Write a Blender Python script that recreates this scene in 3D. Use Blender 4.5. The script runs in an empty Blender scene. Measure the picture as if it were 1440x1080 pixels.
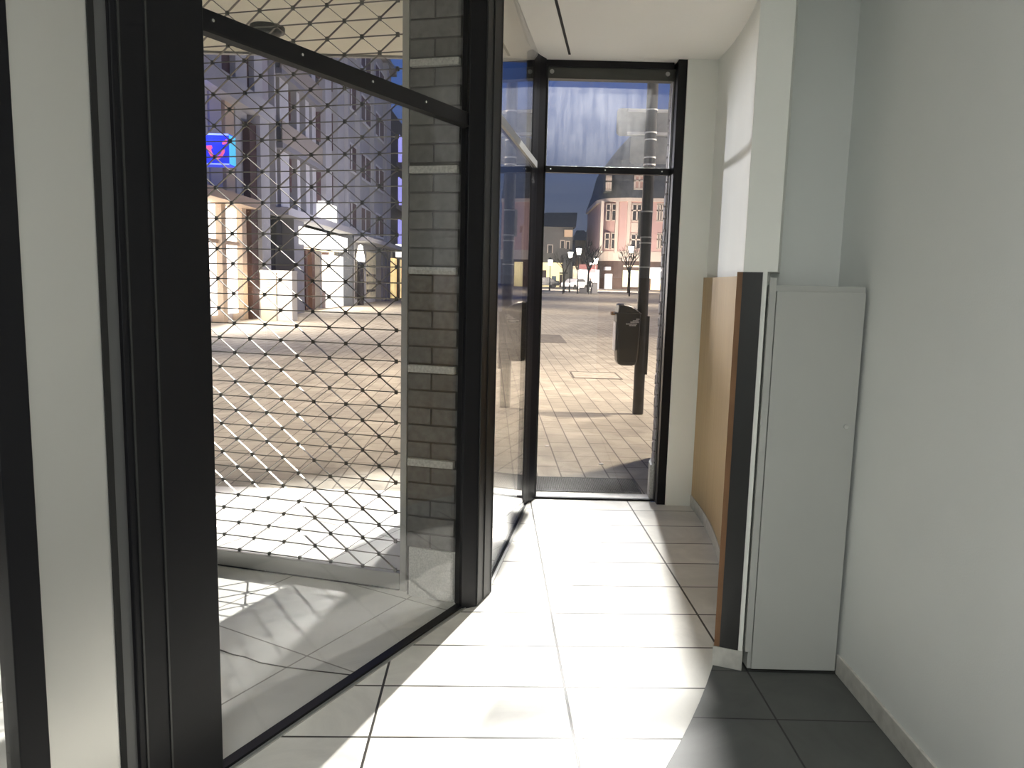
import bpy, bmesh, math, random
from mathutils import Vector, Matrix
random.seed(7)
S = bpy.context.scene
COL = S.collection
PI = math.pi

# ------------------------------------------------------------------ camera
FPX, CAMH, ROLL, HOR = 1081.0, 1.6, 0.0245, 396.0
PITCH = math.atan((540 - HOR) / FPX)
cd = bpy.data.cameras.new('camera')
cam = bpy.data.objects.new('camera', cd)
COL.objects.link(cam)
cd.sensor_width = 36.0
cd.lens = FPX / 1440 * 36.0
cd.clip_start, cd.clip_end = 0.05, 600
cam.matrix_world = Matrix.Translation((0, 0, CAMH)) @ Matrix.Rotation(PI / 2 - PITCH, 4, 'X') @ Matrix.Rotation(ROLL, 4, 'Z')
S.camera = cam

def ray(x, y):
    dx, dy = x - 720, 540 - y
    c, s = math.cos(ROLL), math.sin(ROLL)
    v = ((c * dx - s * dy) / FPX, (s * dx + c * dy) / FPX, 1.0)
    cp, sp = math.cos(PITCH), math.sin(PITCH)
    return Vector((v[0], v[2] * cp + v[1] * sp, -v[2] * sp + v[1] * cp))
def at(x, y, Y):
    r = ray(x, y) * (Y / ray(x, y).y)
    return Vector((r.x, Y, r.z + CAMH))
def onx(x, y, X):
    r = ray(x, y) * (X / ray(x, y).x)
    return Vector((X, r.y, r.z + CAMH))
def gz(Y):                                   # the square rises gently far away
    return 0.0 if Y < 70 else min(0.9, (Y - 70) * 0.0225)

# ------------------------------------------------------------------ materials
def nodes(m):
    m.use_nodes = True
    return m.node_tree.nodes, m.node_tree.links
def mat(name, col, rough=0.6, metal=0.0, spec=0.5, noise=0.0, nscale=8.0, bump=0.0, bscale=40.0):
    m = bpy.data.materials.new(name); n, l = nodes(m)
    b = n['Principled BSDF']
    b.inputs['Base Color'].default_value = (*col, 1); b.inputs['Roughness'].default_value = rough
    b.inputs['Metallic'].default_value = metal; b.inputs['Specular IOR Level'].default_value = spec
    tc = n.new('ShaderNodeTexCoord')
    if noise:
        t = n.new('ShaderNodeTexNoise'); t.inputs['Scale'].default_value = nscale; t.inputs['Detail'].default_value = 6
        l.new(tc.outputs['Object'], t.inputs['Vector'])
        r = n.new('ShaderNodeValToRGB')
        r.color_ramp.elements[0].position, r.color_ramp.elements[1].position = 0.3, 0.7
        r.color_ramp.elements[0].color = (*[max(0, c * (1 - noise)) for c in col], 1)
        r.color_ramp.elements[1].color = (*[min(1, c * (1 + noise)) for c in col], 1)
        l.new(t.outputs['Fac'], r.inputs['Fac']); l.new(r.outputs['Color'], b.inputs['Base Color'])
    if bump:
        t2 = n.new('ShaderNodeTexNoise'); t2.inputs['Scale'].default_value = bscale
        l.new(tc.outputs['Object'], t2.inputs['Vector'])
        bp = n.new('ShaderNodeBump'); bp.inputs['Strength'].default_value = bump; bp.inputs['Distance'].default_value = 0.01
        l.new(t2.outputs['Fac'], bp.inputs['Height']); l.new(bp.outputs['Normal'], b.inputs['Normal'])
    return m
def emit(name, col, power, noise=0.0, nscale=2.0):
    m = bpy.data.materials.new(name); n, l = nodes(m)
    b = n['Principled BSDF']
    b.inputs['Base Color'].default_value = (*col, 1); b.inputs['Roughness'].default_value = 0.4
    b.inputs['Emission Color'].default_value = (*col, 1); b.inputs['Emission Strength'].default_value = power
    if noise:
        tc = n.new('ShaderNodeTexCoord')
        t = n.new('ShaderNodeTexNoise'); t.inputs['Scale'].default_value = nscale
        l.new(tc.outputs['Object'], t.inputs['Vector'])
        mp = n.new('ShaderNodeMapRange'); mp.inputs['From Min'].default_value = 0.3; mp.inputs['From Max'].default_value = 0.7
        mp.inputs['To Min'].default_value = power * (1 - noise); mp.inputs['To Max'].default_value = power * (1 + noise)
        l.new(t.outputs['Fac'], mp.inputs['Value']); l.new(mp.outputs['Result'], b.inputs['Emission Strength'])
    return m
def glass(name, dirt=0.0, tint=(1, 1, 1), streak=False):
    m = bpy.data.materials.new(name); n, l = nodes(m)
    n.remove(n['Principled BSDF']); out = n['Material Output']
    g = n.new('ShaderNodeNewGeometry')
    d = n.new('ShaderNodeVectorMath'); d.operation = 'DOT_PRODUCT'
    l.new(g.outputs['Normal'], d.inputs[0]); l.new(g.outputs['Incoming'], d.inputs[1])
    def math_(op, a, b=None):
        k = n.new('ShaderNodeMath'); k.operation = op
        for i, v in enumerate((a, b)):
            if v is None: continue
            if isinstance(v, (int, float)): k.inputs[i].default_value = v
            else: l.new(v, k.inputs[i])
        return k.outputs[0]
    c = math_('ABSOLUTE', d.outputs['Value'])
    f = math_('ADD', math_('MULTIPLY', math_('POWER', math_('SUBTRACT', 1.0, c), 5.0), 0.96), 0.04)
    tr = n.new('ShaderNodeBsdfTransparent'); tr.inputs['Color'].default_value = (*tint, 1)
    gl = n.new('ShaderNodeBsdfGlossy'); gl.inputs['Roughness'].default_value = 0.0
    mx = n.new('ShaderNodeMixShader'); l.new(f, mx.inputs[0]); l.new(tr.outputs[0], mx.inputs[1]); l.new(gl.outputs[0], mx.inputs[2])
    last = mx
    if dirt:
        df = n.new('ShaderNodeBsdfDiffuse'); df.inputs['Color'].default_value = (0.9, 0.9, 0.9, 1)
        tl = n.new('ShaderNodeBsdfTranslucent'); tl.inputs['Color'].default_value = (0.9, 0.92, 0.95, 1)
        a = n.new('ShaderNodeMixShader'); a.inputs[0].default_value = 0.6
        l.new(df.outputs[0], a.inputs[1]); l.new(tl.outputs[0], a.inputs[2])
        m2 = n.new('ShaderNodeMixShader'); m2.inputs[0].default_value = dirt
        if streak:                                   # runs of grime on the outside, thicker where the rain leaves it
            tc = n.new('ShaderNodeTexCoord'); mp = n.new('ShaderNodeMapping'); mp.inputs['Scale'].default_value = (30, 30, 3)
            l.new(tc.outputs['Object'], mp.inputs['Vector'])
            t = n.new('ShaderNodeTexNoise'); t.inputs['Scale'].default_value = 1.2; t.inputs['Detail'].default_value = 8; t.inputs['Roughness'].default_value = 0.7
            l.new(mp.outputs[0], t.inputs['Vector'])
            t2 = n.new('ShaderNodeTexNoise'); t2.inputs['Scale'].default_value = 6; t2.inputs['Detail'].default_value = 6
            l.new(tc.outputs['Object'], t2.inputs['Vector'])
            r = n.new('ShaderNodeMapRange'); r.inputs['From Min'].default_value = 0.3; r.inputs['From Max'].default_value = 0.75
            r.inputs['To Min'].default_value = dirt * 0.25; r.inputs['To Max'].default_value = dirt * 1.9
            avg = math_('ADD', math_('MULTIPLY', t.outputs['Fac'], 0.6), math_('MULTIPLY', t2.outputs['Fac'], 0.4))
            l.new(avg, r.inputs['Value'])
            # rain washes the lower half, the grime stays under the lintel
            sp = n.new('ShaderNodeSeparateXYZ'); l.new(tc.outputs['Object'], sp.inputs[0])
            h = n.new('ShaderNodeMapRange'); h.inputs['From Min'].default_value = 2.4; h.inputs['From Max'].default_value = 2.98
            h.inputs['To Min'].default_value = 0.35; h.inputs['To Max'].default_value = 1.5
            l.new(sp.outputs['Z'], h.inputs['Value'])
            l.new(math_('MULTIPLY', r.outputs['Result'], h.outputs['Result']), m2.inputs[0])
        l.new(mx.outputs[0], m2.inputs[1]); l.new(a.outputs[0], m2.inputs[2]); last = m2
    l.new(last.outputs[0], out.inputs['Surface'])
    return m
def tiles(name, origin, u, su, sv, col, joint, jw=0.004, rough=0.3, stagger=0.0, var=0.06, vein=0.12, vscale=2.2, spec=0.5, bump=0.0):
    """stone slabs: a grid of joints in the horizontal plane, along u and across it"""
    m = bpy.data.materials.new(name); n, l = nodes(m)
    b = n['Principled BSDF']; b.inputs['Roughness'].default_value = rough; b.inputs['Specular IOR Level'].default_value = spec
    tc = n.new('ShaderNodeTexCoord'); mp = n.new('ShaderNodeMapping'); mp.vector_type = 'TEXTURE'
    mp.inputs['Location'].default_value = (origin[0], origin[1], 0)
    mp.inputs['Rotation'].default_value = (0, 0, math.atan2(u[1], u[0]))
    l.new(tc.outputs['Object'], mp.inputs['Vector'])
    bk = n.new('ShaderNodeTexBrick'); bk.offset = stagger; bk.squash = 1.0
    bk.inputs['Scale'].default_value = 1.0; bk.inputs['Brick Width'].default_value = su; bk.inputs['Row Height'].default_value = sv
    bk.inputs['Mortar Size'].default_value = jw; bk.inputs['Mortar Smooth'].default_value = 0.2
    bk.inputs['Color1'].default_value = (*[c * (1 - var) for c in col], 1); bk.inputs['Color2'].default_value = (*[min(1, c * (1 + var)) for c in col], 1)
    bk.inputs['Mortar'].default_value = (*joint, 1)
    l.new(mp.outputs[0], bk.inputs['Vector'])
    t = n.new('ShaderNodeTexNoise'); t.inputs['Scale'].default_value = vscale; t.inputs['Detail'].default_value = 9; t.inputs['Roughness'].default_value = 0.62
    t.inputs['Distortion'].default_value = 1.4
    l.new(mp.outputs[0], t.inputs['Vector'])
    r = n.new('ShaderNodeMapRange'); r.inputs['From Min'].default_value = 0.3; r.inputs['From Max'].default_value = 0.7
    r.inputs['To Min'].default_value = 1 - vein; r.inputs['To Max'].default_value = 1 + vein * 0.4
    l.new(t.outputs['Fac'], r.inputs['Value'])
    mu = n.new('ShaderNodeVectorMath'); mu.operation = 'MULTIPLY'
    l.new(bk.outputs['Color'], mu.inputs[0]); l.new(r.outputs['Result'], mu.inputs[1])
    l.new(mu.outputs[0], b.inputs['Base Color'])
    bp = n.new('ShaderNodeBump'); bp.inputs['Strength'].default_value = 0.4; bp.inputs['Distance'].default_value = 0.002; bp.invert = True
    l.new(bk.outputs['Fac'], bp.inputs['Height'])
    if bump:
        t3 = n.new('ShaderNodeTexNoise'); t3.inputs['Scale'].default_value = 60
        l.new(mp.outputs[0], t3.inputs['Vector'])
        b2 = n.new('ShaderNodeBump'); b2.inputs['Strength'].default_value = bump; b2.inputs['Distance'].default_value = 0.01
        l.new(t3.outputs['Fac'], b2.inputs['Height']); l.new(bp.outputs['Normal'], b2.inputs['Normal']); l.new(b2.outputs['Normal'], b.inputs['Normal'])
    else:
        l.new(bp.outputs['Normal'], b.inputs['Normal'])
    return m
def wood(name):
    m = bpy.data.materials.new(name); n, l = nodes(m); b = n['Principled BSDF']
    b.inputs['Roughness'].default_value = 0.35
    tc = n.new('ShaderNodeTexCoord'); mp = n.new('ShaderNodeMapping'); mp.inputs['Scale'].default_value = (60, 60, 1.2)
    l.new(tc.outputs['Object'], mp.inputs['Vector'])
    t = n.new('ShaderNodeTexNoise'); t.inputs['Scale'].default_value = 1.5; t.inputs['Detail'].default_value = 8
    l.new(mp.outputs[0], t.inputs['Vector'])
    r = n.new('ShaderNodeValToRGB'); e = r.color_ramp.elements
    e[0].position, e[1].position = 0.25, 0.75
    e[0].color = (0.37, 0.24, 0.10, 1); e[1].color = (0.48, 0.335, 0.155, 1)
    l.new(t.outputs['Fac'], r.inputs['Fac']); l.new(r.outputs['Color'], b.inputs['Base Color'])
    return m

M = {}
M['black'] = mat('black_powder_coat', (0.005, 0.005, 0.007), 0.4, spec=0.3)
M['gasket'] = mat('black_rubber', (0.008, 0.008, 0.008), 0.7)
M['plaster'] = mat('white_plaster', (0.88, 0.895, 0.85), 0.75, noise=0.02, nscale=3, bump=0.05, bscale=180)
M['wallgrey'] = mat('white_wall_paint', (0.77, 0.795, 0.775), 0.6, noise=0.02, nscale=2, bump=0.06, bscale=150)
M['ceil'] = mat('ceiling_paint', (0.90, 0.885, 0.84), 0.8)
M['soffit'] = mat('soffit_render', (0.86, 0.82, 0.68), 0.8)
M['wood'] = wood('beech_veneer')
M['brown'] = mat('brown_edge', (0.20, 0.10, 0.045), 0.5, noise=0.15)
M['blackm'] = mat('dark_brushed_metal', (0.06, 0.06, 0.06), 0.3, metal=0.6)
M['satin'] = mat('satin_aluminium', (0.70, 0.69, 0.66), 0.34, metal=0.75)
M['alu'] = mat('grey_aluminium', (0.42, 0.42, 0.40), 0.4, metal=0.5)
M['cab'] = mat('cabinet_paint', (0.50, 0.51, 0.485), 0.45, noise=0.015, nscale=3)
M['chrome'] = mat('chrome', (0.8, 0.8, 0.8), 0.15, metal=1)
M['stone'] = mat('skirting_stone', (0.58, 0.57, 0.53), 0.4, noise=0.12, nscale=25)
M['grille'] = mat('grille_steel', (0.22, 0.21, 0.19), 0.42, metal=0.75)
M['knot'] = mat('grille_clip_steel', (0.10, 0.10, 0.09), 0.45, metal=0.6)
M['brick'] = mat('dark_grey_brick', (0.11, 0.11, 0.105), 0.75, noise=0.25, nscale=30)
M['brick2'] = mat('grey_violet_brick', (0.30, 0.28, 0.29), 0.75, noise=0.2, nscale=30)
M['mortar'] = mat('dark_mortar', (0.055, 0.055, 0.05), 0.9)
M['band'] = mat('pale_concrete_band', (0.42, 0.42, 0.39), 0.8, noise=0.25, nscale=90)
M['plinth'] = mat('granite_plinth', (0.45, 0.45, 0.42), 0.6, noise=0.25, nscale=120)
M['glass'] = glass('clear_glass', 0.0015)
M['dirty'] = glass('rain_streaked_glass', 0.055, streak=True)
M['tile'] = tiles('pale_marble_tile', (0.218, 3.576), (0.9995, 0.031), 0.722, 0.3465, (0.76, 0.745, 0.70), (0.07, 0.065, 0.058), 0.0055, 0.36, vein=0.2, spec=0.2)
M['tileo'] = tiles('recess_stone_tile', (-0.505, 3.703), (0.486, 0.874), 0.70, 0.70, (0.74, 0.74, 0.71), (0.28, 0.27, 0.25), 0.0045, 0.5)
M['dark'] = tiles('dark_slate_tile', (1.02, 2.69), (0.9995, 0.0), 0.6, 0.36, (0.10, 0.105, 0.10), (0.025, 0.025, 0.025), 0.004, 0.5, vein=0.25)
M['pave'] = tiles('street_paver', (0.70, 10.634), (0.03, -1.0), 0.40, 0.2, (0.38, 0.35, 0.29), (0.15, 0.135, 0.115), 0.007, 0.8, stagger=0.5, var=0.10, vein=0.35, vscale=1.1, bump=0.25)
M['matm'] = mat('grating_steel', (0.075, 0.075, 0.072), 0.6, metal=0.3)
M['matb'] = mat('grating_pit', (0.02, 0.02, 0.02), 0.9)
M['pole'] = mat('dark_grey_pole_paint', (0.03, 0.03, 0.03), 0.45, noise=0.3, nscale=10)
M['signback'] = mat('grey_sign_back', (0.40, 0.40, 0.385), 0.5, noise=0.15, nscale=12)
M['bracket'] = mat('bright_bracket', (0.95, 0.95, 0.93), 0.4)
M['bin'] = mat('black_plastic', (0.009, 0.009, 0.009), 0.33)
M['orange'] = mat('orange_brown_plastic', (0.35, 0.18, 0.08), 0.5)
M['white'] = mat('white_sticker', (0.8, 0.8, 0.8), 0.5)
M['silver'] = mat('silver_print', (0.45, 0.43, 0.40), 0.5, noise=0.4, nscale=60)
M['cover'] = mat('cover_frame_iron', (0.10, 0.085, 0.07), 0.6)
M['asph'] = mat('asphalt_patch', (0.13, 0.115, 0.10), 0.9, noise=0.3, nscale=4)

# ------------------------------------------------------------------ mesh builder
class MB:
    def __init__(s): s.bm = bmesh.new()
    def box(s, x0, x1, y0, y1, z0, z1, T=None):
        vs = [s.bm.verts.new((x, y, z)) for z in (z0, z1) for (x, y) in ((x0, y0), (x1, y0), (x1, y1), (x0, y1))]
        if T is not None:
            for v in vs: v.co = T @ v.co
        for f in ((3, 2, 1, 0), (4, 5, 6, 7), (0, 1, 5, 4), (1, 2, 6, 5), (2, 3, 7, 6), (3, 0, 4, 7)):
            s.bm.faces.new([vs[i] for i in f])
        return s
    def prism(s, pts, z0, z1):                       # pts: plan outline, any winding
        a = sum(pts[i][0] * pts[(i + 1) % len(pts)][1] - pts[(i + 1) % len(pts)][0] * pts[i][1] for i in range(len(pts)))
        if a < 0: pts = list(reversed(pts))
        lo = [s.bm.verts.new((p[0], p[1], z0)) for p in pts]; hi = [s.bm.verts.new((p[0], p[1], z1)) for p in pts]
        s.bm.faces.new(list(reversed(lo))); s.bm.faces.new(hi)
        k = len(pts)
        for i in range(k): s.bm.faces.new((lo[i], lo[(i + 1) % k], hi[(i + 1) % k], hi[i]))
        return s
    def loft(s, rings, cap=True):
        R = [[s.bm.verts.new(p) for p in r] for r in rings]; k = len(rings[0])
        for a, b in zip(R, R[1:]):
            for i in range(k): s.bm.faces.new((a[i], a[(i + 1) % k], b[(i + 1) % k], b[i]))
        if cap: s.bm.faces.new(list(reversed(R[0]))); s.bm.faces.new(R[-1])
        return s
    def tube(s, p, q, r0, r1=None, k=10):
        p, q = Vector(p), Vector(q); r1 = r0 if r1 is None else r1
        d = (q - p).normalized(); a = d.orthogonal().normalized(); b = d.cross(a)
        return s.loft([[c + (a * math.cos(t) + b * math.sin(t)) * r for t in (2 * PI * i / k for i in range(k))] for c, r in ((p, r0), (q, r1))])
    def bar(s, p, q, w, h, up=(0, 0, 1)):            # rectangular bar from p to q: w across, h along up
        p, q = Vector(p), Vector(q); d = (q - p).normalized(); u = Vector(up); a = d.cross(u).normalized(); u = a.cross(d).normalized()
        return s.loft([[c + a * (w / 2 * i) + u * (h / 2 * j) for i, j in ((-1, -1), (1, -1), (1, 1), (-1, 1))] for c in (p, q)])
    def sphere(s, c, r, sc=(1, 1, 1), u=12, v=8):
        bmesh.ops.create_uvsphere(s.bm, u_segments=u, v_segments=v, radius=r, matrix=Matrix.Translation(c) @ Matrix.Diagonal((*sc, 1)))
        return s
    def build(s, name, m, parent=None, smooth=False, bevel=0.0, seg=2):
        bmesh.ops.recalc_face_normals(s.bm, faces=s.bm.faces[:])
        me = bpy.data.meshes.new(name); s.bm.to_mesh(me); s.bm.free()
        me.materials.append(m)
        o = bpy.data.objects.new(name, me); COL.objects.link(o)
        if smooth:
            for p in me.polygons: p.use_smooth = True
        if bevel:
            b = o.modifiers.new('bevel', 'BEVEL'); b.width = bevel; b.segments = seg; b.limit_method = 'ANGLE'
        if parent:
            o.parent = parent; o.matrix_parent_inverse = Matrix.Translation(-parent.location)
        return o
def tag(o, label, cat, group=None, kind=None):
    o['label'] = label; o['category'] = cat
    if group: o['group'] = group
    if kind: o['kind'] = kind
    return o
def thing(name, loc, label, cat, group=None):
    o = bpy.data.objects.new(name, None); COL.objects.link(o); o.location = loc; o.empty_display_size = 0.1
    return tag(o, label, cat, group)
def struct(o, label=None, cat=None):
    o['kind'] = 'structure'
    if label: o['label'] = label; o['category'] = cat
    return o
def copy_tree(root, loc, label):
    r = root.copy(); COL.objects.link(r); r.location = loc; r['label'] = label
    for ch in root.children:
        c = ch.copy(); COL.objects.link(c); c.parent = r
        for g in ch.children:
            d = g.copy(); COL.objects.link(d); d.parent = c
    return r

# ------------------------------------------------------------------ plan of the room
CX, CY, CR = -4.87, 5.4, 6.2                           # the round wall and the edge of the dark floor
def arc(Y, off=0.0):
    return CX + math.sqrt((CR + off) ** 2 - (Y - CY) ** 2)
def arcpt(Y, off=0.0):                                 # point on the arc at Y, moved off along the radius
    a = math.atan2(Y - CY, arc(Y) - CX)
    return (CX + (CR + off) * math.cos(a), CY + (CR + off) * math.sin(a))
FD = Vector((0.4656, 0.885, 0)).normalized()           # direction of the slanted shop front
FN = Vector((-FD.y, FD.x, 0))                          # outwards
F0 = Vector((-1.2, 1.757, 0))
def fac(t, o=0.0):
    p = F0 + FD * t + FN * o
    return (p.x, p.y)
HC = 3.13
YB = -2.5
# floors
n = 40
ys = [5.52 - (5.52 + 0.22) * i / n for i in range(n + 1)]
edge = [(arc(y), y) for y in ys]
struct(MB().prism([(0.20, 5.57), (1.0, 5.57), (1.34, 5.52)] + edge[1:] + [(-2.22, -0.2), fac(0, -0.0), (-0.235, 3.59), (-0.10, 3.85), (0.05, 5.4), (0.1, 5.57)], -0.06, 0).build('floor', M['tile']))
e2 = [p for p in edge if p[1] < 3.4]
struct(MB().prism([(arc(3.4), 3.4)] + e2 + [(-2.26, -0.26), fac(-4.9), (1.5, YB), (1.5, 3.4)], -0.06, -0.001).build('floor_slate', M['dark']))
# ceiling
struct(MB().prism([fac(-5.0, 0.02), (1.6, YB - 0.1), (1.6, 5.62), (0.12, 5.62), (0.08, 5.40), (-0.10, 3.87), (-0.235, 3.60)], HC, HC + 0.06).build('ceiling', M['ceil']))
sl = MB()
d = Vector((0.334 - 0.189, 5.434 - 4.44, 0)).normalized(); p1 = Vector((0.334, 5.434, HC - 0.002))
sl.bar(p1, p1 - d * 4.2, 0.016, 0.004)
tag(sl.build('ceiling_slot', M['gasket']), 'thin black slot running along the white ceiling', 'ceiling slot')
# right wall, back walls
struct(MB().box(1.40, 1.55, YB, 3.36, 0, HC).build('wall_right', M['wallgrey']))
w = MB().box(1.06, 1.55, 3.355, 3.50, 0, HC)
struct(w.build('wall_niche', M['wallgrey']))
struct(MB().box(fac(-5.0)[0] - 0.3, 1.55, YB - 0.12, YB, 0, HC).build('wall_back', M['wallgrey']))
struct(MB().box(1.145, 1.42, 5.475, 5.64, 0, HC).build('wall_end', M['plaster'], bevel=0.002))
def strip(o0, o1, ya, yb, z0, z1, k=28):
    yy = [ya + (yb - ya) * i / k for i in range(k + 1)]
    return [arcpt(y, o0) for y in yy] + [arcpt(y, o1) for y in reversed(yy)]
cw = MB().prism(strip(0.024, 0.115, 5.56, 3.098, 0, 0), 0.0, 1.663).prism(strip(0.024, 0.152, 5.56, 3.098, 0, 0), 1.663, HC)
struct(cw.build('wall_curved', M['plaster']))
struct(MB().prism(strip(-0.004, 0.024, 5.5, 3.10, 0, 0), 0, 0.085).build('baseboard_curved', M['stone']))
a0 = math.atan2(3.098 - CY, arc(3.098) - CX); rad = Vector((math.cos(a0), math.sin(a0), 0)); tan = Vector((math.sin(a0), -math.cos(a0), 0))
E0 = Vector((CX, CY, 0)) + rad * CR
def ep(r, t): p = E0 + rad * r + tan * t; return (p.x, p.y)
struct(MB().prism([ep(-0.004, 0.004), ep(0.117, 0.004), ep(0.117, -0.03), ep(-0.004, -0.03)], 0, 0.085).build('baseboard_end', M['stone']))
struct(MB().box(1.388, 1.40, YB, 3.05, 0, 0.085).build('baseboard_right', M['stone'], bevel=0.002))
# curved wooden panel with its brown edge and dark end strip
wp = thing('curved_panel', (arc(4.3), 4.3, 0.085), 'curved light wood panel cladding the lower round wall beside the end window', 'wall panel')
wv = MB().prism(strip(0.0, 0.023, 5.465, 3.104, 0, 0), 0.087, 1.66).build('wood_veneer', M['wood'], wp)
MB().prism([ep(0.0, 0.002), ep(0.022, 0.002), ep(0.022, -0.004), ep(0.0, -0.004)], 0.087, 1.66).build('edge_strip', M['brown'], wp)
en = MB().prism([ep(0.022, 0.004), ep(0.098, 0.004), ep(0.098, -0.006), ep(0.022, -0.006)], 0.087, 1.66).build('end_strip', M['blackm'], wp)
en['label'] = 'dark brushed metal end strip'
# cabinet
cb = thing('wall_cabinet', (1.2, 3.17, 0), 'tall narrow pale grey cabinet standing in the niche beside the wood panel', 'cabinet')
MB().box(1.020, 1.388, 3.062, 3.283, 0.006, 1.612).build('body', M['cab'], cb, bevel=0.002)
MB().box(1.004, 1.030, 3.048, 3.062, 0.086, 1.64).build('corner_trim', M['cab'], cb, bevel=0.001)
dr = MB().box(1.034, 1.384, 3.046, 3.061, 0.012, 1.588).build('door', M['cab'], cb, bevel=0.0015)
lk = MB().tube((1.345, 3.047, 1.055), (1.345, 3.036, 1.055), 0.010, 0.009, 16).build('lock', M['chrome'], dr, smooth=False)
lk['label'] = 'small round chrome lock'

# ------------------------------------------------------------------ end window
w1 = MB()
w1.prism([(0.055, 5.37), (0.085, 5.34), (0.14, 5.47), (0.185, 5.55), (0.185, 5.64), (0.07, 5.64)], 0, HC)      # corner post
w1.box(1.084, 1.150, 5.49, 5.64, 0, HC)                                                                       # right jamb
w1.box(0.18, 1.07, 5.57, 5.63, 3.085, HC)
w1 = struct(w1.build('window_1', M['black'], bevel=0.003), 'black framed end window looking onto the street', 'window')
MB().box(1.079, 1.084, 5.57, 5.62, 0.015, 3.085).box(0.185, 0.20, 5.575, 5.62, 0.015, 3.085).build('gasket', M['gasket'], w1)
MB().box(0.185, 1.084, 5.575, 5.625, 2.372, 2.416).build('transom', M['black'], w1, bevel=0.002)
sc = MB()
for x in (0.235, 0.62, 1.02): sc.tube((x, 5.576, 2.394), (x, 5.571, 2.394), 0.006, 0.005, 8)
sc.build('screws', M['chrome'], w1)
hd = MB().box(0.20, 1.084, 5.585, 5.625, 3.01, 3.088)
hd.build('head_panel', mat('dark_head_panel', (0.06, 0.062, 0.055), 0.5), w1)
for x in (0.225, 1.03): MB().tube((x, 5.586, 3.055), (x, 5.576, 3.055), 0.016, 0.014, 12).build('knob', M['alu'], w1)
MB().box(0.185, 1.084, 5.572, 5.60, 0, 0.014).build('bottom_rail', M['black'], w1)
MB().box(0.19, 1.083, 5.600, 5.608, 2.41, 3.02).build('upper_pane', M['dirty'], w1)
MB().box(0.19, 1.083, 5.600, 5.608, 0.012, 2.375).build('lower_pane', M['glass'], w1)
MB().box(1.072, 1.079, 5.60, 5.63, 2.42, 3.01).box(0.197, 0.204, 5.60, 5.63, 2.42, 3.01).build('glazing_bead', M['satin'], w1)

# ------------------------------------------------------------------ shop front: corner post, panes, door
w2 = MB()
w2.prism([(-0.235, 3.605), (-0.222, 3.590), (-0.148, 3.630), (-0.080, 3.815), (-0.125, 3.87), (-0.21, 3.80), (-0.262, 3.67)], 0, HC)
w2 = struct(w2.build('window_2', M['black'], bevel=0.003), 'narrow black framed pane between the two corner posts', 'window')
q0, q1 = Vector((-0.115, 3.85, 0)), Vector((0.116, 5.40, 0))
def panebox(p, q, th, z0, z1):
    dd = (q - p).normalized(); nn = Vector((-dd.y, dd.x, 0)) * (th / 2)
    return MB().prism([tuple((p + nn)[:2]), tuple((q + nn)[:2]), tuple((q - nn)[:2]), tuple((p - nn)[:2])], z0, z1)
dd = (q1 - q0).normalized(); nn = Vector((dd.y, -dd.x, 0))
panebox(q0, q1, 0.008, 0.012, HC).build('pane', M['glass'], w2)
panebox(q0 + nn * 0.012, q1 + nn * 0.012, 0.016, 2.372, 2.416).build('transom', M['alu'], w2)
panebox(q0 + nn * 0.020, q1 + nn * 0.020, 0.014, 0, 0.010).build('sill_strip', M['alu'], w2)
panebox(q0 + nn * 0.006, q1 + nn * 0.006, 0.014, 0, 0.014).build('gasket', M['gasket'], w2)
gv = MB()
for pt, r in (((-0.147, 3.628), 0.004), ((-0.118, 3.705), 0.0025), ((-0.085, 3.80), 0.003)):
    gv.tube((*pt, 0.01), (*pt, HC), r, r, 6)
gv.build('edge_beads', M['blackm'], w2)

# first pane of the slanted front
T_POST0, T_POST1 = 0.325, 0.618
L_END = 2.10
w3 = MB().prism([fac(T_POST0, -0.012), fac(T_POST1, -0.012), fac(T_POST1 - 0.01, 0.09), fac(T_POST0, 0.09)], 0, HC)
w3 = struct(w3.build('window_3', M['black'], bevel=0.004), 'large shop front pane behind the wide black post', 'window')
MB().prism([fac(T_POST1, -0.004), fac(T_POST1 + 0.004, -0.004), fac(T_POST1 + 0.004, 0.06), fac(T_POST1, 0.06)], 0, HC).build('gasket', M['gasket'], w3)
MB().prism([fac(T_POST1, 0.008), fac(L_END, 0.008), fac(L_END, 0.016), fac(T_POST1, 0.016)], 0.01, HC).build('pane', M['glass'], w3)
def fbar(t0, t1, o0, o1, z0, z1, mb=None):
    mb = mb or MB()
    return mb.prism([fac(t0, o0), fac(t1, o0), fac(t1, o1), fac(t0, o1)], z0, z1)
fbar(T_POST1, L_END, -0.006, 0.03, 2.292, 2.352).build('transom', M['black'], w3, bevel=0.003)
fbar(T_POST1, L_END, -0.012, 0.03, 2.287, 2.294).build('transom_lip', M['gasket'], w3)
sc = MB()
for t in (0.655, 1.02, 1.39, 1.74): 
    a = Vector((*fac(t, -0.006), 2.325)); sc.tube(a, a - FN * 0.004, 0.006, 0.005, 8)
sc.build('screws', M['chrome'], w3)
b_ = fbar(T_POST1, L_END, -0.012, 0.028, 0, 0.016); b_.build('bottom_rail', M['black'], w3)
fbar(T_POST1, L_END, -0.026, -0.012, 0, 0.006).build('sill_strip', M['alu'], w3)
fbar(T_POST0 + 0.10, T_POST0 + 0.106, -0.016, -0.012, 0, HC, fbar(T_POST0 + 0.02, T_POST0 + 0.026, -0.016, -0.012, 0, HC)).build('groove_bead', M['blackm'], w3)
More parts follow.
